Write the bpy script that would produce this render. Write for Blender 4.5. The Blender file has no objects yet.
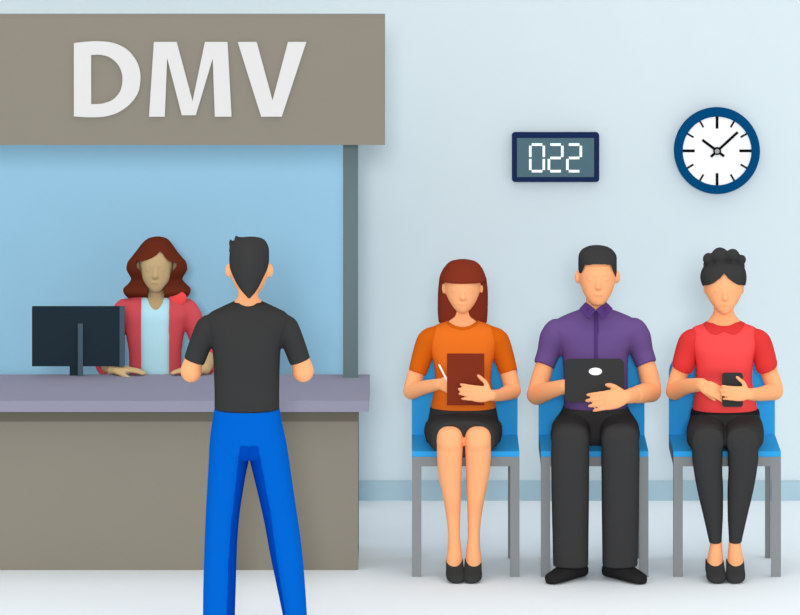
import bpy, bmesh, math
from mathutils import Vector, Matrix
PI = math.pi
scene = bpy.context.scene
C = scene.collection
# ---------------------------------------------------------------- camera, light, exposure
F = 5750.0          # focal length in pixels (800 px wide frame)
DC = 11.5           # how far the camera stands behind y = 0
H = 4.730           # eye height
YH = -605.5         # image row of the horizon
cam_d = bpy.data.cameras.new('camera'); cam = bpy.data.objects.new('camera', cam_d); C.objects.link(cam)
cam.location = (0, -DC, H); cam.rotation_euler = (PI/2, 0, 0)
cam_d.sensor_fit = 'HORIZONTAL'; cam_d.sensor_width = 36; cam_d.lens = F/800*36
cam_d.shift_y = -(307.5-YH)/800
cam_d.clip_start = .1; cam_d.clip_end = 100
scene.camera = cam
w = bpy.data.worlds.new('world'); scene.world = w; w.use_nodes = True
wn = w.node_tree; bg = wn.nodes['Background']       # even white light, brighter overhead
wt = wn.nodes.new('ShaderNodeTexCoord'); ws = wn.nodes.new('ShaderNodeSeparateXYZ'); wm = wn.nodes.new('ShaderNodeMapRange')
wn.links.new(wt.outputs['Generated'], ws.inputs[0]); wn.links.new(ws.outputs['Z'], wm.inputs['Value'])
wm.inputs['From Min'].default_value = 0; wm.inputs['From Max'].default_value = 1; wm.inputs['To Min'].default_value = .62; wm.inputs['To Max'].default_value = 1.5
wn.links.new(wm.outputs['Result'], bg.inputs['Strength']); bg.inputs[0].default_value = (1, 1, 1, 1)
# soft fill from the viewer's side, added to flatten the shading
sd = bpy.data.lights.new('front_fill', 'SUN'); sd.energy = 1.15; sd.angle = math.radians(7)
so_ = bpy.data.objects.new('front_fill', sd); C.objects.link(so_); so_.location = (0, 2, 4)
so_.rotation_euler = Vector((-.01, -1, .19)).to_track_quat('Z', 'Y').to_euler()
scene.view_settings.view_transform = 'Standard'; scene.view_settings.look = 'None'
scene.view_settings.exposure = -0.08; scene.view_settings.gamma = 1; scene.view_settings.use_curve_mapping = False

# ---------------------------------------------------------------- helpers
def S(d): return (d+DC)/F     # metres per pixel at that distance
def P(px, py, d):   # a point of the place: column, row, distance from the eye plane
    return Vector(((px-400)*S(d), d, H-(py-YH)*S(d)))
def proj(v): return (400+v.x*F/(v.y+DC), YH+(H-v.z)*F/(v.y+DC))
def lin(c): c /= 255; return c/12.92 if c <= .04045 else ((c+.055)/1.055)**2.4
mats = {}
def M(name, rgb, k=1.0, noise=.015, rough=.9, spec=0.0, emit=0):
    if name in mats: return mats[name]
    m = bpy.data.materials.new(name); m.use_nodes = True; mats[name] = m
    nt = m.node_tree; b = nt.nodes['Principled BSDF']
    col = [min(lin(c)*k, .98) for c in rgb]
    tc = nt.nodes.new('ShaderNodeTexCoord'); nz = nt.nodes.new('ShaderNodeTexNoise'); nz.inputs['Scale'].default_value = 6
    mx = nt.nodes.new('ShaderNodeMix'); mx.data_type = 'RGBA'
    nt.links.new(tc.outputs['Object'], nz.inputs['Vector']); nt.links.new(nz.outputs['Fac'], mx.inputs['Factor'])
    mx.inputs['A'].default_value = [c*(1-noise) for c in col]+[1]; mx.inputs['B'].default_value = [min(1, c*(1+noise)) for c in col]+[1]
    nt.links.new(mx.outputs['Result'], b.inputs['Base Color'])
    b.inputs['Roughness'].default_value = rough; b.inputs['Specular IOR Level'].default_value = spec
    if emit:
        b.inputs['Emission Color'].default_value = col+[1]; b.inputs['Emission Strength'].default_value = emit
    return m
def tag(o, label=None, cat=None, group=None, kind=None):
    for k, v in (('label', label), ('category', cat), ('group', group), ('kind', kind)):
        if v: o[k] = v
    return o
def link(name, me, mat, parent=None):
    o = bpy.data.objects.new(name, me); C.objects.link(o)
    if mat: me.materials.append(mat)
    if parent:
        o.parent = parent; o.matrix_parent_inverse = Matrix.Translation(-parent.location)
    return o
def thing(name, loc, label, cat, group=None):
    o = bpy.data.objects.new(name, None); C.objects.link(o); o.location = loc; o.empty_display_size = .1
    return tag(o, label, cat, group)
def finish(bm, name, mat, parent=None, smooth=False, bevel=0, seg=2):
    if bevel:
        es = [e for e in bm.edges if len(e.link_faces) == 2 and e.calc_face_angle(0) > .6]
        bmesh.ops.bevel(bm, geom=es, offset=bevel, segments=seg, affect='EDGES', profile=.5)
    bmesh.ops.recalc_face_normals(bm, faces=bm.faces)
    me = bpy.data.meshes.new(name); bm.to_mesh(me); bm.free()
    if smooth:
        for p in me.polygons: p.use_smooth = True
    return link(name, me, mat, parent)
def bx(bm, x0, x1, y0, y1, z0, z1):
    vs = [bm.verts.new((x, y, z)) for x in (x0, x1) for y in (y0, y1) for z in (z0, z1)]
    for f in ((0,1,3,2),(4,6,7,5),(0,4,5,1),(2,3,7,6),(0,2,6,4),(1,5,7,3)): bm.faces.new([vs[i] for i in f])
def box(name, mat, parent, x0, x1, y0, y1, z0, z1, bevel=.004):
    bm = bmesh.new(); bx(bm, x0, x1, y0, y1, z0, z1); return finish(bm, name, mat, parent, bevel=bevel)
def XP(px, d): return (px-400)*S(d)
def ZP(py, d): return H-(py-YH)*S(d)
def prism(bm, pts, y0, y1):     # outline in the XZ plane with a real thickness from y0 to y1
    a = [bm.verts.new((p[0], y0, p[1])) for p in pts]; b = [bm.verts.new((p[0], y1, p[1])) for p in pts]
    n = len(pts); bm.faces.new(a); bm.faces.new(b[::-1])
    for i in range(n): bm.faces.new((a[i], b[i], b[(i+1) % n], a[(i+1) % n]))
def rrect(x0, x1, z0, z1, r, n=6, corners=(1,1,1,1)):
    out = []
    for k, (cx, cz, a) in enumerate(((x1-r, z1-r, 0), (x0+r, z1-r, PI/2), (x0+r, z0+r, PI), (x1-r, z0+r, 1.5*PI))):
        if corners[k]:
            for i in range(n+1): t = a+i*PI/2/n; out.append((cx+r*math.cos(t), cz+r*math.sin(t)))
        else: out.append(((x0 if k in (1,2) else x1), (z0 if k > 1 else z1)))
    return out
# ---- solid shapes that are fused by a voxel remesh
class Solid:
    def __init__(s): s.v = []; s.f = []
    def loft(s, rings, n=28):
        base = len(s.v)
        for (c, U, V, e) in rings:
            for i in range(n):
                a = 2*PI*i/n; ca, sa = math.cos(a), math.sin(a)
                s.v.append(c + U*(math.copysign(abs(ca)**(2/e), ca)) + V*(math.copysign(abs(sa)**(2/e), sa)))
        m = len(rings)
        for r in range(m-1):
            for i in range(n):
                j = (i+1) % n
                s.f.append((base+r*n+i, base+r*n+j, base+(r+1)*n+j, base+(r+1)*n+i))
        s.v.append(rings[0][0].copy()); s.v.append(rings[-1][0].copy()); a = len(s.v)-2; b = a+1
        for i in range(n):
            j = (i+1) % n
            s.f.append((a, base+j, base+i)); s.f.append((b, base+(m-1)*n+i, base+(m-1)*n+j))
        return s
    def rows(s, rows, e=2.3, grow=0.0, dref=None):   # rows: (row, left, right, distance, half depth)
        rings = []; N = len(rows); fine = []
        for i in range(N-1):        # smooth run through the measured rows, never past them
            p0, p1, p2, p3 = rows[max(i-1, 0)], rows[i], rows[i+1], rows[min(i+2, N-1)]
            for k in range(4):
                t = k/4; h1 = t*t*t-2*t*t+t; h2 = t*t*t-t*t; h = p2[0]-p1[0]; o = [p1[0]+h*t]
                for a in range(1, 5):
                    sa = (p1[a]-p0[a])/(p1[0]-p0[0]) if i else (p2[a]-p1[a])/h
                    sb = (p2[a]-p1[a])/h; sc = (p3[a]-p2[a])/(p3[0]-p2[0]) if i < N-2 else sb
                    m1 = 0 if sa*sb <= 0 else 2*sa*sb/(sa+sb); m2 = 0 if sb*sc <= 0 else 2*sb*sc/(sb+sc)
                    if not i: m1 = sb
                    o.append(p1[a]*(1+2*t**3-3*t*t)+p2[a]*(3*t*t-2*t**3)+h*(m1*h1+m2*h2))
                fine.append(tuple(o))
        fine.append(rows[-1])
        for (py, xl, xr, d, rd) in fine:
            c = P((xl+xr)/2, py, d); hw = (xr-xl)/2*S(d)
            rings.append((c, Vector((max(hw+grow, .002), 0, 0)), Vector((0, max(rd+grow, .002), 0)), e))
        return s.loft(rings, 40)
    def ball(s, c, r, u=14, v=9, rot=None):
        if not hasattr(r, '__len__'): r = (r, r, r)
        R = rot or Matrix.Identity(3)
        rings = []
        for k in range(1, v):
            t = PI*k/v
            rings.append((c+R@Vector((0, 0, r[2]*math.cos(t))), R@Vector((r[0]*math.sin(t), 0, 0)), R@Vector((0, r[1]*math.sin(t), 0)), 2))
        # poles
        rings.insert(0, (c+R@Vector((0, 0, r[2]*.995)), R@Vector((r[0]*.05, 0, 0)), R@Vector((0, r[1]*.05, 0)), 2))
        rings.append((c-R@Vector((0, 0, r[2]*.995)), R@Vector((r[0]*.05, 0, 0)), R@Vector((0, r[1]*.05, 0)), 2))
        return s.loft(rings, u)
    def tube(s, pts, rad, round_ends=True, n=20, ends=None):
        """circular tube through 3-D points; rad in metres"""
        N = len(pts)
        P2, R2 = [], []
        if N > 2:     # smooth the path
            for i in range(N-1):
                p0 = pts[max(i-1, 0)]; p1 = pts[i]; p2 = pts[i+1]; p3 = pts[min(i+2, N-1)]
                for k in range(6):
                    t = k/6
                    P2.append(.5*((2*p1)+(p2-p0)*t+(2*p0-5*p1+4*p2-p3)*t*t+(3*p1-p0-3*p2+p3)*t**3))
                    R2.append(rad[i]+(rad[i+1]-rad[i])*t)
            P2.append(pts[-1]); R2.append(rad[-1])
        else: P2, R2 = list(pts), list(rad)
        rings = []
        for i, p in enumerate(P2):
            t = (P2[min(i+1, len(P2)-1)]-P2[max(i-1, 0)]).normalized()
            ref = Vector((0, 1, 0)) if abs(t.y) < .9 else Vector((0, 0, 1))
            U = t.cross(ref).normalized(); V = t.cross(U).normalized()
            rings.append((p, U*R2[i], V*R2[i], 2))
        # keep the frame from flipping
        for i in range(1, len(rings)):
            if rings[i][1].dot(rings[i-1][1]) < 0:
                c, U, V, e = rings[i]; rings[i] = (c, -U, -V, e)
        s.loft(rings, n)
        ends = ends or (round_ends, round_ends)
        if ends[0]: s.ball(P2[0], R2[0]*.99)
        if ends[1]: s.ball(P2[-1], R2[-1]*.99)
        return s
    def limb(s, pts, ends=(True, True)):   # pts: (column, row, distance, radius in px)
        return s.tube([P(a, b, d) for a, b, d, r in pts], [r*S(d) for a, b, d, r in pts], ends=ends)
    def prism_px(s, pts, d0, d1, dref=None):
        dref = dref or d0
        q = [P(x, y, dref) for x, y in pts]; b = len(s.v); n = len(q)
        for y in (d0, d1):
            for p in q: s.v.append(Vector((p.x, y, p.z)))
        s.f.append(tuple(range(b, b+n))); s.f.append(tuple(range(b+2*n-1, b+n-1, -1)))
        for i in range(n): s.f.append((b+i, b+n+i, b+n+(i+1) % n, b+(i+1) % n))
        return s
    def mesh(s, name):
        me = bpy.data.meshes.new(name); me.from_pydata([tuple(v) for v in s.v], [], s.f); me.update()
        bm = bmesh.new(); bm.from_mesh(me)
        bmesh.ops.recalc_face_normals(bm, faces=bm.faces); bm.to_mesh(me); bm.free()
        return me
    def build(s, name, mat, parent=None, voxel=.0045, smooth=3, cut=None, keep=None):
        """fuse the volumes to one surface; cut = list of tests on a face centre that open the cloth"""
        me = s.mesh(name); o = bpy.data.objects.new('tmp', me); C.objects.link(o)
        m = o.modifiers.new('r', 'REMESH'); m.mode = 'VOXEL'; m.voxel_size = voxel; m.adaptivity = 0
        if smooth:
            q = o.modifiers.new('s', 'SMOOTH'); q.factor = .5; q.iterations = smooth
        dg = bpy.context.evaluated_depsgraph_get(); ev = o.evaluated_get(dg)
        out = bpy.data.meshes.new_from_object(ev); out.name = name
        bpy.data.objects.remove(o); bpy.data.meshes.remove(me)
        if cut:
            bm = bmesh.new(); bm.from_mesh(out); bm.normal_update()
            kill = [f for f in bm.faces if any(c(f.calc_center_median(), f.normal) for c in cut)]
            bmesh.ops.delete(bm, geom=kill, context='FACES')
            relax_border(bm)
            bm.to_mesh(out); bm.free()
        for p in out.polygons: p.use_smooth = True
        out.materials.clear()
        return link(name, out, mat, parent)
def relax_border(bm, it=6):
    bv = [v for v in bm.verts if any(len(e.link_faces) == 1 for e in v.link_edges)]
    nb = {v: [e.other_vert(v) for e in v.link_edges if len(e.link_faces) == 1] for v in bv}
    for _ in range(it):
        new = {v: v.co*.5+sum((n.co for n in nb[v]), Vector())*(.5/len(nb[v])) for v in bv if nb[v]}
        for v, c in new.items(): v.co = c
def inpoly(x, y, poly):
    r = False; n = len(poly); j = n-1
    for i in range(n):
        xi, yi = poly[i]; xj, yj = poly[j]
        if (yi > y) != (yj > y) and x < (xj-xi)*(y-yi)/(yj-yi)+xi: r = not r
        j = i
    return r
def front(poly, side=-1):    # face test: faces the given side (-1 = towards the viewer's side) inside an outline
    def t(c, n):
        x, y = proj(c); return n.y*side > -.05 and inpoly(x, y, poly)
    return t
def patch(src, poly, thick, name, mat, parent, side=-1, cond=None):
    """a layer of sewn-on cloth or painted shade that follows the surface of src inside an outline"""
    bm = bmesh.new(); bm.from_mesh(src.data); bm.normal_update()
    t = front(poly, side)
    kill = [f for f in bm.faces if not t(f.calc_center_median(), f.normal)]
    bmesh.ops.delete(bm, geom=kill, context='FACES')
    bmesh.ops.delete(bm, geom=[v for v in bm.verts if not v.link_faces], context='VERTS')
    relax_border(bm); bm.normal_update()
    ns = {v: v.normal.copy() for v in bm.verts}
    r = bmesh.ops.extrude_face_region(bm, geom=list(bm.faces))
    vs = [g for g in r['geom'] if isinstance(g, bmesh.types.BMVert)]
    for v in vs: v.co += v.normal*thick if v.normal.length else Vector((0, side*thick, 0))
    bmesh.ops.recalc_face_normals(bm, faces=bm.faces)
    me = bpy.data.meshes.new(name); bm.to_mesh(me); bm.free()
    for p in me.polygons: p.use_smooth = True
    return link(name, me, mat, parent)
# ---- anatomy
def head(s, cx, top, chin, hw, d, face=-1, ear_y=None, ear_w=3.0, k_depth=.098, taper=1.0):
    """hw: half width at the temples in px; face -1 looks at the viewer, +1 away"""
    prof = [(0, .30, .30, .25), (.03, .52, .52, .2), (.09, .76, .78, .15), (.18, .92, .94, .08), (.3, .99, 1, .04), (.42, 1, 1, 0), (.54, .97, .97, 0),
            (.64, .91, .90, -.06), (.74, .80, .80, -.14), (.83, .66, .70, -.22), (.90, .52, .60, -.28), (.955, .38, .48, -.33), (1, .2, .26, -.38)]
    rings = []
    for t, wf, df, off in prof:
        c = P(cx, top+(chin-top)*t, d); c.y += -face*off*k_depth
        ww = wf if t < .5 else wf**taper
        rings.append((c, Vector((hw*ww*S(d), 0, 0)), Vector((0, k_depth*df, 0)), 2.15))
    s.loft(rings, 36)
    ey = ear_y if ear_y else top+(chin-top)*.5
    for sg in (-1, 1):
        s.ball(P(cx+sg*(hw*.97+ear_w*.35), ey, d-.005*face), (ear_w*.75*S(d), .018, .026))
    fy = d+face*k_depth
    def q(x, t, y): v = P(cx+x, top+(chin-top)*t, d); v.y = y; return v
    # nose, brow, lips, chin in low relief
    s.tube([q(0, .47, fy-face*.006), q(0, .63, fy+face*.004)], [.006, .0105])
    s.ball(q(0, .655, fy-face*.002), (.014, .011, .008))
    for sg in (-1, 1):
        s.tube([q(sg*hw*.2, .435, fy-face*.006), q(sg*hw*.6, .44, fy-face*.024)], [.006, .005])
        s.ball(q(sg*hw*.38, .505, fy-face*.016), (.013, .010, .007))
    s.ball(q(0, .765, fy-face*.012), (.022, .012, .0055)); s.ball(q(0, .80, fy-face*.018), (.018, .012, .006))
def rotv(v, axis, a): return Matrix.Rotation(a, 3, axis) @ v
def hand(s, wrist, u, back, thumb, k=.85, curl=(.25, .35, .25), thumb_out=.7, spread=.05, wr=.026):
    """palm plus four unequal fingers bent towards the palm side and a thumb from the side of the palm"""
    u = u.normalized(); back = (back-u*back.dot(u)).normalized(); t = thumb-u*thumb.dot(u)-back*thumb.dot(back); t.normalize()
    L = .088*k; W = .040*k; T = .0145*k
    s.loft([(wrist-u*.012, t*wr*.6, back*wr*.55, 2.2), (wrist+u*.010, t*W*.78, back*T*1.35, 2.3), (wrist+u*L*.45, t*W, back*T*1.15, 2.6),
            (wrist+u*L*.85, t*W*1.02, back*T*.95, 2.8), (wrist+u*L, t*W*.95, back*T*.7, 2.6)], 24)
    axis = back.cross(u)      # bends u towards the palm
    if rotv(u, axis, .5).dot(-back) < 0: axis = -axis
    for i, (off, ln, r) in enumerate(((.030, .072, .0088), (.0103, .080, .0090), (-.0097, .074, .0086), (-.029, .058, .0077))):
        p = wrist+u*L*.80+t*off*k; du = rotv(u, back, 0)
        du = (u+t*off/.03*spread).normalized(); pts = [p]; a = 0; q = p
        q = q+du*L*.15; pts.append(q)
        for j, fr in enumerate((.46, .30, .24)):
            a += curl[j]; q = q+rotv(du, axis, a)*ln*k*fr; pts.append(q)
        rr = r*k
        s.tube(pts, [rr*1.05, rr*1.05, rr, rr*.93, rr*.8], n=12)
    b = wrist+u*L*.18+t*W*.62-back*T*.3
    du = (u*math.cos(thumb_out)+t*math.sin(thumb_out)-back*.25).normalized()
    d2 = (u*math.cos(thumb_out*.6)+t*math.sin(thumb_out*.6)-back*.35).normalized()
    s.tube([b, b+du*.036*k, b+du*.036*k+d2*.030*k, b+du*.036*k+d2*.054*k], [.0135*k, .0115*k, .0105*k, .0085*k], n=12)
def foot(s, ax, ay, d_heel, d_toe, hw, splay=0.0, grow=0.0, toe_x=0.0, tall=0.0):
    """foot along the floor from heel to toe; hw half width in metres"""
    def R(t): return d_heel+(d_toe-d_heel)*t
    rings = []
    for t, wf, z0, z1, e in ((0, .55, .006, .060, 2), (.08, .72, .003, .085, 2.2), (.25, .82, .003, .092, 2.2), (.45, .9, .003, .074, 2.3), (.65, 1, .003, .052, 2.4), (.82, .98, .003, .038, 2.4), (.94, .8, .003, .03, 2.2), (1, .4, .006, .022, 2)):
        x = ax+splay*t+toe_x*t*t
        g = grow
        if tall and t < .6: z1 += tall; e += 1.6; wf = max(wf, .86)
        rings.append((Vector((x, R(t)-(g if t == 1 else 0)+(g if t == 0 else 0), (max(z0-g, .0)+z1+g)/2)), Vector((hw*wf+g, 0, 0)), Vector((0, 0, (z1+g-max(z0-g, 0))/2)), e))
    s.loft(rings, 28)

# ---------------------------------------------------------------- colours
K = 1.0
m_wall = M('wall_paint', (209,222,226)); m_base = M('baseboard_paint', (169,195,206)); m_floor = M('floor_vinyl', (236,243,247), 0.97, noise=.008)
m_taupe = M('taupe_laminate', (146,140,127), 0.87); m_taupe_shade = M('shaded_taupe', (104,99,88), 1.1); m_top = M('lavender_grey_top', (139,138,156), 1.05)  # the darker taupe is painted shade under the countertop
m_post = M('slate_post', (106,125,127), 0.95); m_blue = M('booth_blue_paint', (149,195,220), 1.14); m_letter = M('letter_white', (236,235,233), .82)
m_skin = M('skin', (255,178,125), 0.97); m_skin_c = M('skin_tan', (189,162,120), 1.14)
m_hair_r = M('auburn_hair', (127,50,33), 0.95); m_hair_d = M('black_hair', (61,61,61), 0.88); m_hair_c = M('brown_hair', (106,46,30))
m_or = M('orange_jersey', (241,120,38), 0.88); m_or_d = M('dark_orange_jersey', (215,101,20), 0.9); m_black = M('charcoal_cloth', (62,62,62), 0.84); m_black_d = M('black_cloth', (43,43,43), 0.85)
m_pu = M('purple_cotton', (108,83,142), 0.9); m_pu_d = M('deep_purple_cotton', (89,61,128), 0.85)
m_re = M('coral_red_jersey', (255,82,82), 0.9); m_re_d = M('red_jersey', (227,62,61), 0.88)
m_jean = M('blue_denim', (5,106,216), 0.8); m_jean_shade = M('shaded_blue_denim', (0,74,184), 0.85)  # the darker denim is painted shade for the inner legs
m_jk = M('rose_red_jacket', (193,75,82), 1.25); m_top_c = M('pale_blue_top', (181,224,244), 1.15); m_red_disc = M('bright_red', (255,84,84))
m_chair = M('blue_plastic', (46,142,201), 1.38); m_grey = M('grey_steel', (145,149,151), 0.88); m_board = M('brown_board', (127,50,32), 0.93)
m_dev = M('charcoal_device', (60,60,60), 0.86); m_white = M('white_plastic', (253,253,253)); m_pen = M('white_pen', (252,244,236))
m_mon = M('monitor_navy', (36,48,57)); m_mon_l = M('monitor_slate', (72,91,103)); m_navy = M('navy_frame', (32,47,86), 0.9); m_lcd = M('lcd_teal', (72,104,114), rough=.35, spec=.2)
m_seg = M('lit_segments', (240,252,255), emit=.25); m_ring = M('clock_blue', (5,74,122), 0.9); m_ink = M('black_ink', (14,14,14)); m_knob = M('grey_knob', (160,160,160))

# ---------------------------------------------------------------- the room
DW = 13.10          # distance of the back wall
o = box('floor', m_floor, None, -9, 9, -3.0, DW+.1, -.1, 0, 0); tag(o, kind='structure')
o = box('wall_back', m_wall, None, -9, 9, DW, DW+.12, 0, 3.2, 0); tag(o, kind='structure')
zb = ZP(481, DW-.012)
o = box('baseboard_back', m_base, None, XP(350, DW), 9, DW-.014, DW, 0, zb, .002); tag(o, kind='structure')
# blue partition at the back of the booth
o = box('wall_booth', m_blue, None, -5, XP(350, 12.95), 12.90, 12.96, 0, ZP(60, 12.9), .003); tag(o, kind='structure')

# ---------------------------------------------------------------- service counter
XL = -3.3
cnt = thing('service_counter', (-1.5, 11.9, 0), 'long taupe service counter with a lavender-grey top in front of the blue booth', 'counter')
zt = ZP(412, 11.53)+.045
box('countertop', m_top, cnt, XL, XP(369, 11.53), 11.53, 12.15, ZP(412, 11.53), zt, .002)
zu = ZP(412, 11.53)
box('front_panel', m_taupe, cnt, XL, XP(358, 11.635), 11.635, 11.70, 0, ZP(422.5, 11.635)+.004, .002)
box('side_panel', m_taupe, cnt, XP(358, 11.635)-.05, XP(358, 11.635), 11.70, 12.12, 0, zu, .002)
box('overhang_shade_strip', m_taupe_shade, cnt, XL, XP(358, 11.635)+.001, 11.633, 11.70, ZP(422.5, 11.635)+.004, zu, .001)  # shade of the countertop overhang, built as a dark strip

# posts and sign
def post(px0, px1, label):
    t = box('sign_post', m_post, None, XP(px0, 12.08), XP(px1, 12.08), 12.075, 12.135, zt, ZP(60, 12.1), .002)
    return tag(t, label, 'post')
post(343, 358, 'slate-green square post standing on the countertop right end and carrying the sign')
sg = thing('sign_board', (-1.0, 12.0, ZP(145, 11.95)), 'wide taupe sign board with large white letters above the service booth', 'sign')
box('board', m_taupe, sg, XL, XP(385, 11.92), 11.92, 12.07, ZP(145, 11.92), ZP(17.6, 11.92), .002)
LD = 11.915
def letter(loops, name):
    cu = bpy.data.curves.new(name, 'CURVE'); cu.dimensions = '2D'; cu.fill_mode = 'BOTH'; cu.extrude = .007
    for lp in loops:
        sp = cu.splines.new('POLY'); sp.points.add(len(lp)-1); sp.use_cyclic_u = True
        for p, (x, y) in zip(sp.points, lp): p.co = (XP(x, LD), ZP(y, LD), 0, 1)
    t = bpy.data.objects.new('t', cu); C.objects.link(t)
    dg = bpy.context.evaluated_depsgraph_get(); me = bpy.data.meshes.new_from_object(t.evaluated_get(dg)); me.name = name
    bpy.data.objects.remove(t); bpy.data.curves.remove(cu)
    me.transform(Matrix.Translation((0, LD, 0)) @ Matrix.Rotation(PI/2, 4, 'X'))
    o = link(name, me, m_letter, sg); return o
def cr(pts, n=8):   # smooth open run through points
    out = []
    for i in range(len(pts)-1):
        p0 = pts[max(i-1, 0)]; p1 = pts[i]; p2 = pts[i+1]; p3 = pts[min(i+2, len(pts)-1)]
        for k in range(n):
            t = k/n; out.append(tuple(.5*((2*p1[a])+(p2[a]-p0[a])*t+(2*p0[a]-5*p1[a]+4*p2[a]-p3[a])*t*t+(3*p1[a]-p0[a]-3*p2[a]+p3[a])*t**3) for a in (0, 1)))
    return out+[pts[-1]]
def L1(p): return [(60+x/6.154, 30+y/6.15) for x, y in p]
def L2(p): return [(190+x/6.154, 30+y/6.15) for x, y in p]
letter([L1(cr([(86,80),(160,72),(240,69),(330,80),(410,118),(465,180),(492,250),(494,320),(478,390),(430,455),(360,505),(290,528),(230,535),(160,535),(86,530)])),
        L1(cr([(192,153),(240,151),(300,164),(352,205),(380,260),(384,320),(368,380),(325,428),(270,450),(230,455),(192,455)]))], 'letter')
letter([[*L1([(548,532),(578,73),(718,73)]), (192.6,101), *L2([(92,73),(231,73),(256,532),(153,532),(140,175),(36,523)]), *L1([(750,523),(660,172),(645,532)])]], 'letter')
letter([L2([(294,73),(410,73),(508,432),(603,73),(716,73),(565,532),(438,532)])], 'letter')

# ---------------------------------------------------------------- computer monitor
mo = thing('computer_monitor', (XP(78, 12.1), 12.1, zt), 'dark navy computer monitor seen from behind, standing on the left of the countertop', 'monitor')
box('monitor_casing', m_mon, mo, XP(32, 12.12), XP(120, 12.12), 12.118, 12.15, ZP(366.3, 12.118), ZP(307.3, 12.118), .002)
box('side_bezel', m_mon_l, mo, XP(119.5, 12.11), XP(124.3, 12.11), 12.116, 12.152, ZP(366.3, 12.116), ZP(307.3, 12.116), .001)
o = box('screen', m_ink, mo, XP(35, 12.12), XP(118, 12.12), 12.149, 12.153, ZP(363, 12.118), ZP(310, 12.118), .001)
box('stand', m_mon, mo, XP(69.6, 12.12), XP(79, 12.12), 12.122, 12.152, zt, ZP(352, 12.12), .001)
box('stand_arm', m_mon_l, mo, XP(77.8, 12.1), XP(82.8, 12.1), 12.105, 12.122, zt, ZP(324, 12.1), .001)

# ---------------------------------------------------------------- digital display
ds = thing('number_display', (XP(555.5, DW), DW, ZP(182, DW)), 'navy-framed digital display showing 022 on the wall left of the clock', 'display')
Df = DW-.035
bm = bmesh.new(); prism(bm, rrect(XP(512, Df), XP(599.3, Df), ZP(182, Df), ZP(133, Df), 3.2*S(Df)), Df, DW)
finish(bm, 'frame', m_navy, ds)
box('screen', m_lcd, ds, XP(517, Df), XP(594, Df), Df-.002, Df+.006, ZP(177, Df), ZP(138, Df), 0)
def seg(x0, y0, x1, y1, w=2.5):
    bm = bmesh.new(); d = Df-.004
    if abs(x1-x0) > abs(y1-y0): pts = [(x0, y0+w/2), (x1, y0+w/2), (x1, y0-w/2), (x0, y0-w/2)]
    else: pts = [(x0-w/2, y1), (x0+w/2, y1), (x0+w/2, y0), (x0-w/2, y0)]
    prism(bm, [(XP(x, d), ZP(y, d)) for x, y in pts], d, d+.003); finish(bm, 'display_segment', m_seg, ds)
def digit(x0, x1, on):
    yt, ym, yb = 144.6, 158, 171.2
    S = {'a': (x0+1.4, yt, x1-1.4, yt), 'g': (x0+1.4, ym, x1-1.4, ym), 'd': (x0+1.4, yb, x1-1.4, yb), 'f': (x0, yt+1.2, x0, ym-1), 'b': (x1, yt+1.2, x1, ym-1),
         'e': (x0, ym+1, x0, yb-1.2), 'c': (x1, ym+1, x1, yb-1.2)}
    for k in on: seg(*S[k])
digit(530.3, 543.8, 'abcdef'); digit(548.9, 562.3, 'abged'); digit(567.4, 580.8, 'abged')

# ---------------------------------------------------------------- wall clock
ck = thing('wall_clock', (XP(717.2, DW), DW, ZP(194, DW)), 'round white wall clock with a dark blue rim, hung on the back wall', 'clock')
Dc = DW-.045; cx, cy = XP(717.2, Dc), ZP(151.2, Dc); s1 = S(Dc)
def disc(bm, cx, cz, r0, y0, y1, n=72):
    prism(bm, [(cx+r0*math.cos(2*PI*i/n), cz+r0*math.sin(2*PI*i/n)) for i in range(n)], y0, y1)
bm = bmesh.new(); n = 72; vs = []
for (r, y) in ((42.9*s1, DW), (42.9*s1, Dc+.004), (42.3*s1, Dc), (35.2*s1, Dc), (34.4*s1, Dc+.004), (34.4*s1, DW)):
    vs.append([bm.verts.new((cx+r*math.cos(2*PI*i/n), y, cy+r*math.sin(2*PI*i/n))) for i in range(n)])
for a in range(6):
    A, B = vs[a], vs[(a+1) % 6]
    for i in range(n): bm.faces.new((A[i], A[(i+1) % n], B[(i+1) % n], B[i]))
finish(bm, 'rim', m_ring, ck)
bm = bmesh.new(); disc(bm, cx, cy, 34.6*s1, Dc+.012, DW-.001); finish(bm, 'dial', m_white, ck)
def bar(name, ang, r0, r1, wd, y, mat=m_ink, parent=ck):      # clockwise angle from 12
    a = math.radians(ang); ux, uz = math.sin(a), math.cos(a); nx, nz = uz, -ux; h = wd/2*s1
    bm = bmesh.new(); prism(bm, [(cx+ux*r*s1+nx*e*h, cy+uz*r*s1+nz*e*h) for r, e in ((r0, -1), (r0, 1), (r1, 1), (r1, -1))], y-.0025, y)
    return finish(bm, name, mat, parent)
for k in range(12):
    if k % 3 == 0: bar('hour_mark', k*30, 22.3, 34.4, 2.7, Dc+.0122)
    else: bar('hour_mark', k*30, 27.2, 34.4, 1.8, Dc+.0122)
bar('hour_hand', 307, -8.8, 18.4, 2.6, Dc+.008); bar('minute_hand', 47.5, -8.5, 28, 2.5, Dc+.005)
bm = bmesh.new(); disc(bm, cx, cy, 3.9*s1, Dc+.0005, Dc+.012, 28); hb = finish(bm, 'hub', m_ink, ck)
bm = bmesh.new(); disc(bm, cx, cy, 2.4*s1, Dc-.001, Dc+.001, 28); finish(bm, 'hub_cap', m_knob, hb)

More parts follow.
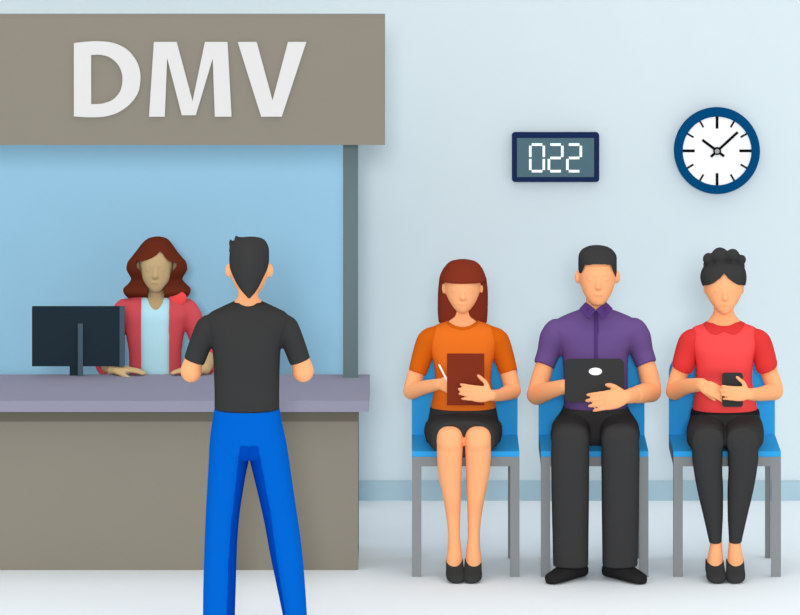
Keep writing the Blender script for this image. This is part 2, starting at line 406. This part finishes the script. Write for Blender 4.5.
# ---------------------------------------------------------------- waiting chairs
def make_chair(x0, x1, label):
    xm = XP((x0+x1)/2, 11.5); W = (x1-x0)/2/250
    t = thing('waiting_chair', (xm, 11.70, 0), label, 'chair', 'blue waiting chairs in a row')
    y0 = 11.50; y1 = 11.90; zf = ZP(466.3, y0); zs = ZP(457, y0)
    lw = 9.3/250
    for sx in (-1, 1):
        xa = xm+sx*W; xb = xm+sx*(W-lw)
        box('leg', m_grey, t, min(xa, xb), max(xa, xb), y0, y0+.03, 0, zf, .002)
        rc = xm+sx*(W-lw*.75)*1.0; 
        box('leg', m_grey, t, rc-.011, rc+.011, y1-.03, y1-.005, 0, zf, .002)
    bm = bmesh.new(); bx(bm, xm-W, xm+W, y0, y1, zf, zs); finish(bm, 'seat_frame', m_grey, t, bevel=.002)
    bm = bmesh.new(); bx(bm, xm-W, xm+W, y0+.003, y1, zs, zs+.022); finish(bm, 'seat', m_chair, t, bevel=.003)
    bm = bmesh.new(); prism(bm, rrect(xm-W, xm+W, zs+.01, ZP(352, 11.9), .085, 8, (1,1,0,0)), y1-.028, y1+.004); finish(bm, 'backrest', m_chair, t, bevel=.003)
    return t
make_chair(412, 519.5, 'blue chair with grey legs under the woman in the orange shirt')
make_chair(541, 648.5, 'blue chair with grey legs under the man in the purple shirt')
make_chair(673.5, 781, 'blue chair with grey legs under the woman in the red shirt')
SEAT = ZP(457, 11.5)+.022

# ---------------------------------------------------------------- woman with the clipboard
def mirror_rows(r, cx): return [(a, 2*cx-c, 2*cx-b, d, e) for a, b, c, d, e in r]
def person(solid, mat, label, neck_voxel=.0042):
    o = solid.build('person', mat, None, voxel=neck_voxel, smooth=4)
    return tag(o, label, 'person')

def woman_clipboard():
    T = [(319,449,476.5,11.735,.045),(323,441,485,11.735,.06),(328,432,495,11.735,.075),(338,428,499,11.73,.088),(352,430,496,11.725,.10),(363,433.5,492.5,11.72,.105),(378,435,491,11.73,.095),
         (393,433.5,493,11.735,.10),(405,431,495.5,11.74,.11),(411.5,430,496.5,11.74,.115)]
    b = Solid(); b.rows(T, grow=-.007); b.rows([(411,433,493,11.74,.10),(425,431,495,11.74,.11),(436,432,494,11.74,.09)], grow=-.008)
    head(b, 462.6, 264, 311.5, 18, 11.71, taper=1.1)
    b.rows([(296,452.5,472.5,11.735,.045),(314,452,473,11.735,.045),(320,447.5,477.5,11.735,.05),(326,442,483,11.735,.058)])
    for s_ in (0, 1):
        cx = 449.5 if s_ == 0 else 478
        b.limb([(cx-3+6*s_*1, 431, 11.66, 9), (cx, 438, 11.45, 12), (cx, 441.5, 11.385, 13.2)])
        L = [(426.6,446,453.5,11.39,.02),(428,442.3,457.2,11.388,.034),(431,438.8,460.6,11.387,.045),(437,436.8,462.7,11.39,.052),(452,436.8,462.6,11.40,.052),(470,437.8,461.8,11.42,.052),(497,443,461.0,11.44,.046),(520,446.6,460.2,11.46,.035),(535,448,460,11.46,.031),(546,447.8,461,11.46,.033),(560,446.3,462.3,11.46,.036),(570,446.5,462.3,11.46,.036)]
        if s_: L = mirror_rows(L, 463.9)
        b.rows(L, e=2)
        foot(b, XP(454.4 if s_ == 0 else 473.4, 11.45), 0, 11.53, 11.375, .034)
    # arms
    b.limb([(431,340,11.72,9),(419,366,11.71,8.6),(411.5,389,11.69,8.2)]); b.limb([(411.5,391,11.69,8.6),(424,387.5,11.60,7),(440,384,11.50,5.6)])
    hand(b, P(440,384,11.50), Vector((1,-.22,-.10)), Vector((-.25,-1,.25)), Vector((0,-.2,1)), curl=(.5,.6,.4), k=.8, thumb_out=.45)
    b.limb([(494,340,11.72,9),(506,366,11.71,8.6),(512.5,389,11.69,8.2)]); b.limb([(512.5,390.5,11.69,8.8),(501,395,11.55,6.2),(491,395.5,11.425,5.4)])
    hand(b, P(491,395.3,11.42), Vector((-1,-.05,.12)), Vector((0,-1,.1)), Vector((0,0,1)), curl=(.12,.25,.25), k=.82, thumb_out=1.1, wr=.022)
    me = person(b, m_skin, 'seated woman in orange shirt and short black skirt holding a clipboard and pen')
    h = Solid()
    h.rows([(260,457,469,11.72,.03),(262,450,476,11.72,.06),(266,445.5,480.5,11.72,.085),(273,441,484.5,11.72,.104),(278.5,439.3,486.2,11.72,.112),(279.8,439.2,486.4,11.72,.112)])
    h.rows([(277,439.4,486.4,11.755,.085),(294,437.8,488,11.765,.078),(310,437.6,487.8,11.77,.075),(322.5,438.5,487,11.775,.07)])
    h.build('hair', m_hair_r, me, smooth=2)
    sh = Solid(); sh.rows(T)
    U = cr([(447.7,316),(448,321),(454,325.5),(462.4,327.2),(471,325.5),(477,321),(477.3,316)])
    neck = U+[(477,300),(448,300)]
    so = sh.build('shirt', m_or, me, cut=[front(neck)])
    U2 = cr([(444.5,319),(447,324),(454,328.3),(462.4,330.2),(471,328.3),(478,324),(480.5,319)])
    patch(so, U2+[(477.5,320.2)]+U[::-1][2:-2]+[(447.5,320.2)], .002, 'collar', m_or_d, me)
    for s_ in (0, 1):
        A = [(434.5,336,11.72,10),(428,341,11.72,11.4),(422.5,356,11.715,10.6),(417.3,373.3,11.70,9.0)]
        if s_: A = [(926-a, bb-1.2*(i == 3), c, r) for i, (a, bb, c, r) in enumerate(A)]
        q = Solid(); q.limb(A, ends=(True, False)); q.build('sleeve', m_or_d, me)
    sk = Solid()
    sk.rows([(406,430.5,495.7,11.74,.118),(420,428,498.5,11.74,.125),(432,424.3,502.3,11.735,.13),(441,426,500.5,11.735,.12)], e=2.4)
    def R(xl, xr, y0, y1, d, e=2.6):
        c = (P(xl, y0, d)+P(xr, y1, d))/2; c.y = d; return (c, Vector(((xr-xl)/2*S(d), 0, 0)), Vector((0, 0, (y1-y0)/2*S(d))), e)
    sk.loft([R(430,497,412,437.5,11.80,2.2), R(424.6,502,411.5,443.5,11.70,2.2), R(424,502.4,413.5,448.5,11.60,2.3), R(427,499.5,417,454,11.48), R(431,496,420.5,457,11.41), R(433.5,494,423,456.5,11.395)], 44)
    sk.build('skirt', m_black, me)
    for s_ in (0, 1):
        q = Solid(); foot(q, XP(454.4 if s_ == 0 else 473.4, 11.45), 0, 11.53, 11.365, .0345, grow=.0035, tall=.012, toe_x=.008 if s_ == 0 else -.008)
        cxp = 454.2 if s_ == 0 else 473.9
        lens = cr([(cxp-9.5,556),(cxp-7.5,560.5),(cxp-3.5,564),(cxp+.3,565),(cxp+4,564),(cxp+7.5,560.5),(cxp+9.5,556)])+[(cxp+12,535),(cxp-12,535)]
        def topc(c, n, lens=lens): x, y = proj(c); return n.z > .05 and inpoly(x, y, lens)
        q.build('shoe', m_black, me, voxel=.003, cut=[topc])
woman_clipboard()
bm = bmesh.new(); d = 11.445; prism(bm, [(XP(447, d), ZP(405.3, d)), (XP(484.3, d), ZP(405.3, d)), (XP(484.3, d), ZP(354, d)), (XP(447, d), ZP(354, d))], d, d+.012)
o = finish(bm, 'clipboard', m_board, None, bevel=.001); tag(o, 'plain reddish-brown clipboard held by the woman in the orange shirt', 'clipboard')
o = Solid().tube([P(449,384,11.468), P(439.3,365.2,11.49)], [.0042, .0042], ends=(True, True)).build('pen', m_pen, None, voxel=.0015, smooth=0)
tag(o, 'slim white pen in the hand of the woman in the orange shirt', 'pen')

# ---------------------------------------------------------------- man with the tablet
def man_tablet():
    T = [(309,582,610,11.735,.05),(313,571,621,11.735,.065),(317.3,561,631,11.735,.078),(321.5,554,638,11.735,.086),(328,549,643,11.73,.096),(340,556,635.5,11.725,.108),(352,561.5,629,11.72,.115),(365,563.2,627.8,11.72,.112),
         (385,563.8,627.8,11.73,.112),(400,563.8,627.8,11.74,.115),(407,563.8,627.8,11.74,.117)]
    b = Solid(); b.rows(T, grow=-.007); b.rows([(405,566,625,11.74,.10),(425,562,629,11.74,.10),(436,562,629,11.74,.09)], grow=-.008)
    head(b, 597.4, 248, 303.5, 18.8, 11.71, ear_y=277, ear_w=4.2, taper=.9, k_depth=.105)
    b.rows([(288,585.8,606.2,11.735,.05),(306,586,606,11.735,.048),(312,586,606,11.735,.046)])
    for sx in (-1, 1):
        c = 595+sx*24.5
        b.limb([(c, 430, 11.68, 9), (c, 440, 11.42, 10)]); b.limb([(c, 441, 11.42, 14.5), (c, 500, 11.44, 13), (c, 562, 11.47, 10)])
    # arms
    b.limb([(557,340,11.72,9),(547,360,11.71,8.8),(542,374,11.70,9.6),(537,392,11.69,9.6)]); b.limb([(537,394.5,11.69,10.6),(550,390.5,11.58,8.6),(566,386,11.47,6.8)])
    hand(b, P(566,386,11.485), Vector((1,.03,-.05)), Vector((0,1,.0)), Vector((0,0,1)), curl=(.02,.02,.02), k=.85, thumb_out=.45)
    b.limb([(634,340,11.72,9),(643,358,11.71,8.6),(647.5,370,11.70,9.6),(651.6,388,11.69,9.8)]); b.limb([(651,391.5,11.69,10.8),(640,394,11.55,9.2),(626,396.8,11.42,6.6)])
    hand(b, P(626,397,11.412), Vector((-1,-.02,-.17)), Vector((0,-1,.15)), Vector((0,0,1)), curl=(.12,.2,.25), k=.98, thumb_out=.75, wr=.027)
    me = person(b, m_skin, 'seated man in purple collared shirt and charcoal trousers holding a tablet')
    h = Solid()
    h.rows([(246,592,602,11.72,.03),(247.5,586.5,608,11.72,.06),(251,581,613.5,11.72,.09),(257,578.3,616.8,11.72,.112),(265,578.2,616.8,11.72,.119),(270,578.3,616.8,11.72,.115),(276.5,579.4,615.8,11.722,.106),(280,582,613,11.755,.08),(290,585,610,11.78,.06)])
    hair_open = [(585,264.6),(611,264.6),(615.6,277.5),(622,295),(622,310),(572,310),(572,295),(579.9,277.5)]
    h.build('hair', m_hair_d, me, smooth=2, cut=[front(hair_open)])
    sh = Solid(); sh.rows(T)
    for sx in (-1, 1):
        A = [(557,333,11.72,14.5),(553,340,11.72,14.2),(548.5,353,11.715,11.6),(543.8,365.3,11.70,10.6)]
        if sx > 0: A = [(1191-a-.6, bb-1, c, r) for a, bb, c, r in A]
        sh.limb(A, ends=(True, False))
    so = sh.build('shirt', m_pu, me, cut=[front([(588,300),(595.7,311.5),(603.5,300)])], smooth=2)
    patch(so, [(593.9,308),(598,308),(598,407),(593.9,407)], .0025, 'button_placket', m_pu_d, me)
    for L in ([(585.8,302.2),(579,309.4),(589,320),(595.9,310)], [(606,302.2),(613,308.8),(602.6,320),(595.9,310)]):
        q = Solid(); i = 0
        b0 = len(q.v); 
        fr = [P(L[0][0], L[0][1], 11.665), P(L[1][0], L[1][1], 11.635), P(L[2][0], L[2][1], 11.605), P(L[3][0], L[3][1], 11.615)]
        off = Vector((0, .016, 0)); q.v = fr+[v+off for v in fr]
        q.f = [(0,1,2,3),(7,6,5,4),(0,4,5,1),(1,5,6,2),(2,6,7,3),(3,7,4,0)]
        q.build('collar', m_pu_d, me, voxel=.0025, smooth=1)
    q = Solid(); q.loft([(P(595.9, 309, 11.735), Vector((.052, 0, 0)), Vector((0, .06, 0)), 2), (P(595.9, 303, 11.745), Vector((.046, 0, 0)), Vector((0, .054, 0)), 2)])
    q.build('collar_band', m_pu_d, me, cut=[front([(586.5,290),(586.5,303),(595.7,313),(605,303),(605,290)])])
    tr = Solid()
    tr.rows([(405.5,563.6,627.9,11.74,.122),(411,561.5,630,11.74,.125),(422,554,637,11.74,.125),(434,550.5,640,11.735,.125),(441,551,639,11.735,.11)], e=2.4)
    tr.build('trousers_seat', m_black_d, me) if False else None
    for sx in (-1, 1):
        c = 570.6 if sx < 0 else 620
        def R(cc, cy_, rx, rz, d): return (P(cc, cy_, d), Vector((rx*S(d), 0, 0)), Vector((0, 0, rz*S(d))), 2.4)
        tr.loft([R(c+2*-sx, 425, 18, 14, 11.78), R(c, 430.5, 19.3, 16, 11.62), R(c, 438.5, 19.3, 16.5, 11.46), R(c, 441, 19, 17.5, 11.40), R(c, 442, 17, 15, 11.365), R(c, 443, 10, 9, 11.35)], 36)
        L = [(425.5,560,581,11.40,.04),(429,555,586,11.40,.055),(438,551.8,588.8,11.405,.07),(455,551,589.3,11.41,.072),(500,551.6,589,11.43,.072),(535,552.4,588.6,11.445,.070),(565.2,553,588.3,11.455,.068)]
        if sx > 0: L = mirror_rows(L, 595.3)
        tr.rows(L, e=2.4)
    to = tr.build('trousers', m_black, me, smooth=2)
    for sx in (-1, 1):
        q = Solid(); x0 = XP(595.3+sx*22, 11.47)
        ax = Vector((sx*.085, -.10, 0)); al = ax.normalized(); pr = Vector((-al.y, al.x, 0))
        rings = []
        for t, wf, z1 in ((-.5, .030, .05), (-.3, .038, .075), (0, .040, .085), (.4, .042, .066), (.8, .042, .048), (1.1, .036, .038), (1.25, .018, .026)):
            rings.append((Vector((x0, 11.47, z1/2+.001))+ax*t*.95, pr*wf, Vector((0, 0, z1/2)), 2.5))
        q.loft(rings); q.build('shoe', m_black_d, me, voxel=.0035)
man_tablet()
tb = thing('tablet', (XP(594.5, 11.44), 11.44, ZP(402, 11.44)), 'charcoal tablet with a white oval mark held by the man in the purple shirt', 'tablet')
bm = bmesh.new(); d = 11.435; prism(bm, rrect(XP(564.8, d), XP(624.4, d), ZP(402.3, d), ZP(359.2, d), 6*S(d)), d, d+.012); finish(bm, 'tablet_body', m_dev, tb, bevel=.001)
bm = bmesh.new(); prism(bm, [(XP(595.4+6.6*math.cos(a*PI/16), d), ZP(371.4+3.7*math.sin(a*PI/16), d)) for a in range(32)], d-.0015, d+.001); finish(bm, 'oval_mark', m_white, tb)
bm = bmesh.new(); bx(bm, XP(568, d), XP(621, d), d+.0115, d+.0125, ZP(399, d), ZP(362, d)); finish(bm, 'screen', m_ink, tb)

# ---------------------------------------------------------------- woman with the phone
def woman_phone():
    T = [(320,711,737,11.735,.045),(324,703,746,11.735,.06),(328.5,692,756.5,11.735,.075),(338,690.5,758,11.73,.088),(352,693.5,755,11.72,.104),(364,695.5,753,11.72,.106),(378,696,752,11.73,.095),
         (390,695.3,753.5,11.735,.10),(402,693.5,756,11.74,.108),(411.5,692.3,758,11.74,.112)]
    b = Solid(); b.rows(T, grow=-.007); b.rows([(411,696,754,11.74,.10),(425,694,756,11.74,.10),(436,696,754,11.74,.09)], grow=-.008)
    head(b, 723.8, 263, 312.5, 19.4, 11.71, ear_w=1.2, taper=1.25)
    b.rows([(298,713.8,733.4,11.735,.045),(312,713.6,733.8,11.735,.045),(319,709,738.5,11.735,.05),(325,704,744,11.735,.058)])
    for sx in (-1, 1):
        c = 725.3+sx*16.5
        b.limb([(c, 430, 11.68, 8), (c, 441, 11.42, 9)]); b.limb([(c, 442, 11.42, 11), (c-sx*1, 500, 11.44, 8), (c-sx*5.5, 540, 11.46, 5.5)])
        L = [(535,710.5,721.5,11.46,.027),(543,710,722,11.46,.03),(552,708.6,722.6,11.46,.033),(562,706.8,723.3,11.46,.036),(571,706.8,723.3,11.46,.036)]
        if sx > 0: L = mirror_rows(L, 725.3)
        b.rows(L, e=2)
        foot(b, XP(725.3+sx*10.4, 11.45), 0, 11.53, 11.375, .034)
    b.limb([(693,342,11.72,9),(682,366,11.71,8.8),(674.8,388,11.69,8.6)]); b.limb([(674.6,391,11.69,9.2),(687,386.3,11.58,7.6),(702,384.5,11.46,6.4)])
    hand(b, P(701.5,384.8,11.455), Vector((1,-.12,-.42)), Vector((.2,-1,.35)), Vector((-.4,.4,-1)), curl=(.15,.4,.3), k=.72, thumb_out=.25, wr=.026)
    b.limb([(756,342,11.72,9),(767,366,11.71,8.8),(774.6,388,11.69,8.6)]); b.limb([(774.4,391,11.69,9.2),(761,394,11.55,7.0),(749,394.3,11.42,5.8)])
    hand(b, P(749,394.3,11.412), Vector((-1,-.05,.06)), Vector((0,-1,.1)), Vector((0,0,1)), curl=(.12,.35,.35), k=.74, thumb_out=1.15, wr=.023)
    me = person(b, m_skin, 'seated woman in red shirt and cropped black trousers using a phone')
    h = Solid()
    h.rows([(262,713,737,11.725,.06),(265,706.5,742,11.725,.085),(270,702,745.5,11.725,.105),(277,700.2,746.6,11.725,.112),(283,701.3,745.8,11.73,.110),(286.5,703.2,744.4,11.735,.106),(292,708,740,11.77,.07)])
    for x, y, r, dd in ((708.8,259,6.2,11.72),(720,256.3,9,11.71),(732.6,256,7.3,11.72),(741.3,259.6,5.0,11.73),(708,264.5,5,11.74),(739,266,6,11.74),(724,260,10,11.77),(714,262,8,11.79),(734,262,8,11.79)):
        h.ball(P(x, y, dd), r*S(dd))
    ap = cr([(744.8,285.2),(737,284.4),(730,279.8),(726,275.5),(724.2,272)])+cr([(724.2,272),(721,277),(715,282),(709,284.8),(703,285)])
    h.build('hair', m_hair_d, me, smooth=2, cut=[front(ap+[(700,290),(704,315),(744,315),(748,290)])])
    sh = Solid(); sh.rows(T)
    U = cr([(709.5,318),(710,320.5),(716,325),(724,326.6),(732,325),(738,320.5),(738.5,318)])
    so = sh.build('shirt', m_re, me, cut=[front(U+[(738,300),(710,300)])])
    CO = [(703.5,323.5),(706,329.5),(710.5,333.6),(714.5,334.6),(719,334),(724.2,331.5),(729,334),(733.5,334.6),(738,333.2),(742,329.5),(744.8,323.5),(738.5,319)]+U[::-1][1:-1]+[(709.5,319)]
    patch(so, CO, .0025, 'collar', m_re_d, me)
    for sx in (-1, 1):
        A = [(697,337,11.72,9.5),(690,342,11.72,11.6),(685.5,356,11.715,11.6),(683,366,11.70,11.4),(681.6,369.8,11.70,9.8)]
        if sx > 0: A = [(1449.5-a, bb, c, r) for a, bb, c, r in A]
        q = Solid(); q.limb(A, ends=(True, False)); q.build('sleeve', m_re_d, me)
    tr = Solid()
    tr.rows([(408.5,692,758.2,11.74,.117),(418,690,760.5,11.74,.12),(427,687.4,763.4,11.735,.125),(434,686.4,764,11.735,.125),(441,688,762.5,11.735,.12)], e=2.4)
    for sx in (-1, 1):
        def R(cc, cy_, rx, rz, d): return (P(725.2+sx*cc, cy_, d), Vector((rx*S(d), 0, 0)), Vector((0, 0, rz*S(d))), 2.3)
        tr.loft([R(19, 425, 18, 13.5, 11.78), R(19.3, 431, 19.2, 15, 11.62), R(19.3, 437, 19.4, 15.5, 11.50), R(17.4, 441, 17.2, 16.5, 11.42), R(17.2, 442, 15.5, 14, 11.38), R(17.2, 443, 9, 8, 11.362)], 36)
        L = [(431,700,716,11.41,.045),(440,692.6,723,11.41,.055),(456,692.2,722.6,11.415,.058),(470,693.6,722.3,11.42,.058),(490,697.2,723.2,11.43,.054),(515,703,723,11.445,.044),(535,707.6,722,11.455,.036),(542.6,709.2,721.6,11.458,.034)]
        if sx > 0: L = mirror_rows(L, 725.3)
        tr.rows(L, e=2.1)
    to = tr.build('trousers', m_black, me, smooth=2)
    patch(to, [(688,409),(762,409),(762,414.5),(688,414.5)], .002, 'waistband', m_black_d, me)
    for sx in (-1, 1):
        q = Solid(); foot(q, XP(725.3+sx*10.4, 11.45), 0, 11.53, 11.362, .036, grow=.0035, tall=.012, toe_x=-.006*sx)
        cxp = 725.3+sx*10.3
        lens = cr([(cxp-9.5,557.5),(cxp-7.5,562),(cxp-3.5,565.3),(cxp,566.3),(cxp+3.5,565.3),(cxp+7.5,562),(cxp+9.5,557.5)])+[(cxp+12,535),(cxp-12,535)]
        def topc(c, n, lens=lens): x, y = proj(c); return n.z > .05 and inpoly(x, y, lens)
        q.build('shoe', m_black, me, voxel=.003, cut=[topc])
woman_phone()
ph = thing('smartphone', (XP(732.5, 11.44), 11.44, ZP(407, 11.44)), 'dark upright smartphone in the hand of the woman in the red shirt', 'phone')
bm = bmesh.new(); d = 11.435; prism(bm, rrect(XP(722.2, d), XP(743, d), ZP(407, d), ZP(373, d), 3*S(d)), d, d+.009); finish(bm, 'phone_body', m_dev, ph, bevel=.001)
bm = bmesh.new(); bx(bm, XP(723.5, d), XP(741.7, d), d+.0085, d+.0095, ZP(404, d), ZP(376, d)); finish(bm, 'screen', m_ink, ph)

# ---------------------------------------------------------------- clerk behind the counter
def clerk():
    d0 = 12.52
    T = [(293,141,169,d0,.05),(297,131,180,d0,.065),(302,122,190,d0,.08),(312,120,191,d0-.005,.095),(325,124,186.5,d0,.104),(340,127,183,d0,.106),(355,129,181.5,d0,.106),(375,129,181.5,d0,.108),(400,127,184,d0,.12),(425,126,185,d0,.125)]
    b = Solid(); b.rows(T, grow=-.014)
    head(b, 156.4, 242, 290.5, 17.2, d0-.02, ear_y=267, ear_w=4.2, taper=1.05)
    b.rows([(275,147.6,164.6,d0,.045),(292,147.6,164.6,d0,.045),(297,144,168,d0,.05)])
    for sx in (-1, 1):
        c = 155.5+sx*14
        z = lambda y, d: P(c, y, d)
        hip = Vector((XP(155.5+sx*16, d0), d0, .52)); knee = Vector((XP(155.5+sx*16, d0), 12.12, .50)); ank = Vector((XP(155.5+sx*16, d0), 12.15, .07))
        b.tube([hip, knee], [.068, .052]); b.tube([knee, ank], [.05, .032]); foot(b, ank.x, 0, 12.20, 12.02, .033)
    zc = zt+.016
    b.limb([(124,313,d0,9),(110,345,d0-.02,8),(102,360,12.42,7)]); 
    w1 = Vector((XP(112, 12.15), 12.15, zc+.006)); b.tube([P(102,360,12.42), w1], [.034, .024])
    hand(b, w1, Vector((1,-.10,-.02)), Vector((0,0,1)), Vector((0,-1,0)), k=.86, curl=(.08,.12,.15), thumb_out=.5, wr=.024)
    b.limb([(188,313,d0,9),(202,345,d0-.02,8),(208,360,12.42,7)])
    w2 = Vector((XP(205, 12.15), 12.15, zc+.006)); b.tube([P(208,360,12.42), w2], [.034, .024])
    hand(b, w2, Vector((-1,-.05,-.02)), Vector((0,0,1)), Vector((0,-1,0)), k=.86, curl=(.08,.12,.15), thumb_out=.5, wr=.024)
    me = person(b, m_skin_c, 'long-haired clerk in rose-red jacket and pale blue top behind the counter')
    h = Solid()
    h.rows([(237.3,153,162,d0,.03),(239,147.5,167,d0,.06),(243,142.5,171,d0,.09),(250,137,176,d0,.108),(257,131.5,181.5,d0,.112),(263,127.2,186.5,d0+.005,.108),(269,126.3,187.4,d0+.01,.10),(274,128.8,185,d0+.015,.09),(279,131,182.3,d0+.02,.08),(284,128,186,d0+.015,.098),(289.5,122.8,191,d0+.015,.104),(293,123.6,190.2,d0+.015,.09),(295,125,189,d0+.02,.07),(299,129,185,d0+.02,.06)], e=2.1)
    op = cr([(160.3,250.5),(156.5,255),(150,259),(143,261),(136,261.2)])+[(136,266),(141,273),(144.5,283),(148,288),(147.7,304),(164.6,304),(164.2,288),(167.5,283),(171,273),(177,266)]+cr([(177,262.2),(171,262),(166.5,259),(163,254.5),(160.3,250.5)])
    h.build('hair', m_hair_c, me, smooth=2, cut=[front(op)])
    sh = Solid(); sh.rows(T, grow=-.009)
    U = cr([(145,292),(147.8,300),(151,307),(155.6,310),(160.5,307),(163.5,300),(165.5,292)])
    sh.build('top', m_top_c, me, cut=[front(U+[(165,280),(145,280)])])
    jk = Solid(); jk.rows(T)
    for sx in (-1, 1):
        A = [(124.5,309,d0,10.5),(119.5,318,d0-.01,10.5),(111.5,343,d0-.02,9),(103.5,361,12.42,8.2),(103.5,369,12.26,6.5)]
        if sx > 0: A = [(311.5-a, bb, c, r) for a, bb, c, r in A]
        jk.limb(A, ends=(True, False))
    jo = jk.build('jacket', m_jk, me, cut=[front([(141.3,285),(169,285),(169,440),(141.3,440)])])
    q = Solid(); c = P(177.8, 298.2, d0-.053); q.ball(c, (9.3*S(d0), .012, 7.4*S(d0))); p = q.build('red_disc', m_red_disc, me, voxel=.003); p['label'] = 'bright red round disc on the jacket shoulder'  # plain red disc, its upper edge covered by the hair
    # legs of her trousers
    q = Solid()
    for sx in (-1, 1):
        x = XP(155.5+sx*16, d0)
        q.tube([Vector((x, d0, .53)), Vector((x, 12.12, .50))], [.077, .062]); q.tube([Vector((x, 12.12, .50)), Vector((x, 12.15, .09))], [.06, .045], ends=(True, False))
    q.rows([(410,128,183,d0,.122),(425,126,185,d0,.13),(440,127,184,d0,.12)])
    q.build('trousers', m_black, me, voxel=.006)
    for sx in (-1, 1):
        q = Solid(); foot(q, XP(155.5+sx*16, d0), 0, 12.205, 12.01, .036, grow=.0035); q.build('shoe', m_black, me)
    return me
clerk()
st = thing('stool', (XP(155.5, 12.56), 12.56, 0), 'plain grey stool beneath the seated clerk, hidden by the counter', 'stool')
bm = bmesh.new(); disc(bm, 0, 0, .19, -.02, .02, 40); bm.transform(Matrix.Translation((XP(155.5, 12.56), 12.56, .425)) @ Matrix.Rotation(PI/2, 4, 'X')); finish(bm, 'seat', m_grey, st, bevel=.004)
for a in range(4):
    t = PI/4+a*PI/2; x = XP(155.5, 12.56)+.13*math.cos(t); y = 12.56+.13*math.sin(t)
    box('leg', m_grey, st, x-.012, x+.012, y-.012, y+.012, 0, .406, .002)

# ---------------------------------------------------------------- man at the counter, seen from behind
def customer():
    d0 = 10.32
    T = [(299.5,239,257,d0,.05),(303,231,265,d0,.065),(308,220,276,d0,.08),(314,209,287,d0,.09),(322,206,290,d0,.10),(335,209,285,d0,.108),(350,212.5,280.5,d0,.112),(375,214,279.5,d0,.105),(395,214.5,279.3,d0,.108),(408.5,214.5,279.3,d0,.112)]
    b = Solid(); b.rows(T, grow=-.006)
    head(b, 249.3, 241, 299, 19.2, d0+.01, face=1, ear_y=270.5, ear_w=5, taper=.95, k_depth=.105)
    b.rows([(280,238,258,d0,.05),(296,237.8,258,d0,.05),(302,234,262,d0,.056),(308,226,270,d0,.06)])
    b.rows([(412,216,278,d0,.10),(430,213,282,d0,.11),(450,212,286,d0,.10)], grow=-.006)
    b.limb([(228,440,d0,14),(222,530,d0,11),(221,610,d0,8)]); b.limb([(270,440,d0,14),(284,530,d0,11),(294,610,d0,8)])
    zf = 0
    foot(b, P(221,610,d0).x, 0, d0-.05, d0+.155, .030); foot(b, P(294,610,d0).x, 0, d0-.05, d0+.155, .030)
    for sx in (-1, 1):
        m = lambda x: x if sx < 0 else 494.2-x
        b.limb([(m(210),331,d0,8),(m(198),352,d0,8.5),(m(193.5),362,d0,9.6),(m(191.3),370,d0,10.9)]); 
        a = P(m(191.5), 371.5, d0); b.ball(P(m(191.3), 371.3, d0), 11*S(d0))
        w_ = a+Vector((sx*.004, .24, -.015)); b.tube([a+Vector((0, .02, 0)), w_], [.038, .025])
        hand(b, w_, Vector((sx*.02, 1, .02)), Vector((sx, 0, .6)), Vector((-sx*.5, 0, 1)), k=.8, curl=(.2,.3,.2), thumb_out=.25)
    me = person(b, m_skin, 'standing man seen from behind in black T-shirt and blue jeans')
    h = Solid()
    h.rows([(238,243,258,d0,.04),(240,235,264,d0,.08),(244,231.3,267.2,d0,.10),(250,229.8,269,d0-.002,.113),(260,229.2,269.2,d0-.004,.118),(266,229.6,268.2,d0-.008,.115),(271,231,266.6,d0-.02,.102),(279,234.5,262.8,d0-.03,.085),(287,239,258.6,d0-.04,.066),(293,244,254.5,d0-.045,.055),(296.8,248,250.5,d0-.045,.05)], e=2.1)
    h.prism_px([(229.2,250),(229.8,245),(229.2,240.6),(231.2,241.8),(234.2,243.4),(234.4,240),(235.3,236.6),(238,238.6),(242,238.8),(240,250)], d0-.05, d0+.05, d0)
    h.build('hair', m_hair_d, me, smooth=1, voxel=.0035)
    sh = Solid(); sh.rows(T)
    for sx in (-1, 1):
        m = lambda x: x if sx < 0 else 494.2-x
        sh.limb([(m(212.5),327,d0,12.5),(m(208),329,d0,13.2),(m(200.5),344,d0,11.4),(m(194),361.5,d0,10.6)], ends=(True, False))
    so = sh.build('t_shirt', m_dev, me, smooth=2, cut=[front(cr([(237,298),(239,303),(243.5,305.6),(248,306.2),(252.5,305.6),(257,303),(259,298)])+[(258,285),(238,285)])])
    tr = Solid()
    tr.rows([(408,214.4,279.6,d0,.118),(420,212.6,281.6,d0,.12),(435,210.3,284.8,d0,.122),(450,209.1,287.7,d0,.115),(456,209,288.6,d0,.10)], e=2.4)
    for L in ([(440,210,251,d0,.105),(456,209,249.2,d0,.105),(480,207.6,244.5,d0,.095),(522,205.4,238.4,d0,.08),(554,204.2,236.4,d0,.072),(590,203.2,235.4,d0,.066),(622,202.8,234.4,d0,.064)],
              [(440,246,286,d0,.105),(456,249.2,288.6,d0,.105),(480,255,292,d0,.095),(522,264.6,298.2,d0,.08),(554,270.4,302.4,d0,.072),(590,278,305.4,d0,.066),(622,284.6,307.4,d0,.064)]):
        tr.rows(L, e=2.2)
    to = tr.build('jeans', m_jean, me, smooth=2)
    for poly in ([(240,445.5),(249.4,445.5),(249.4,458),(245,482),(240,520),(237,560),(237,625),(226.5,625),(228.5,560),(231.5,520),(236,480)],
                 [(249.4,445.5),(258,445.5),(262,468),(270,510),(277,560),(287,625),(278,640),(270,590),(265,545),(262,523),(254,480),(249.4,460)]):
        patch(to, poly, .0012, 'inner_leg_shade', m_jean_shade, me)  # inner-leg shade painted on as a layer of darker blue
    for x in (221, 294):
        q = Solid(); foot(q, P(x,610,d0).x, 0, d0-.07, d0+.18, .039, grow=.004); q.build('shoe', m_black_d, me)
    return me
customer()
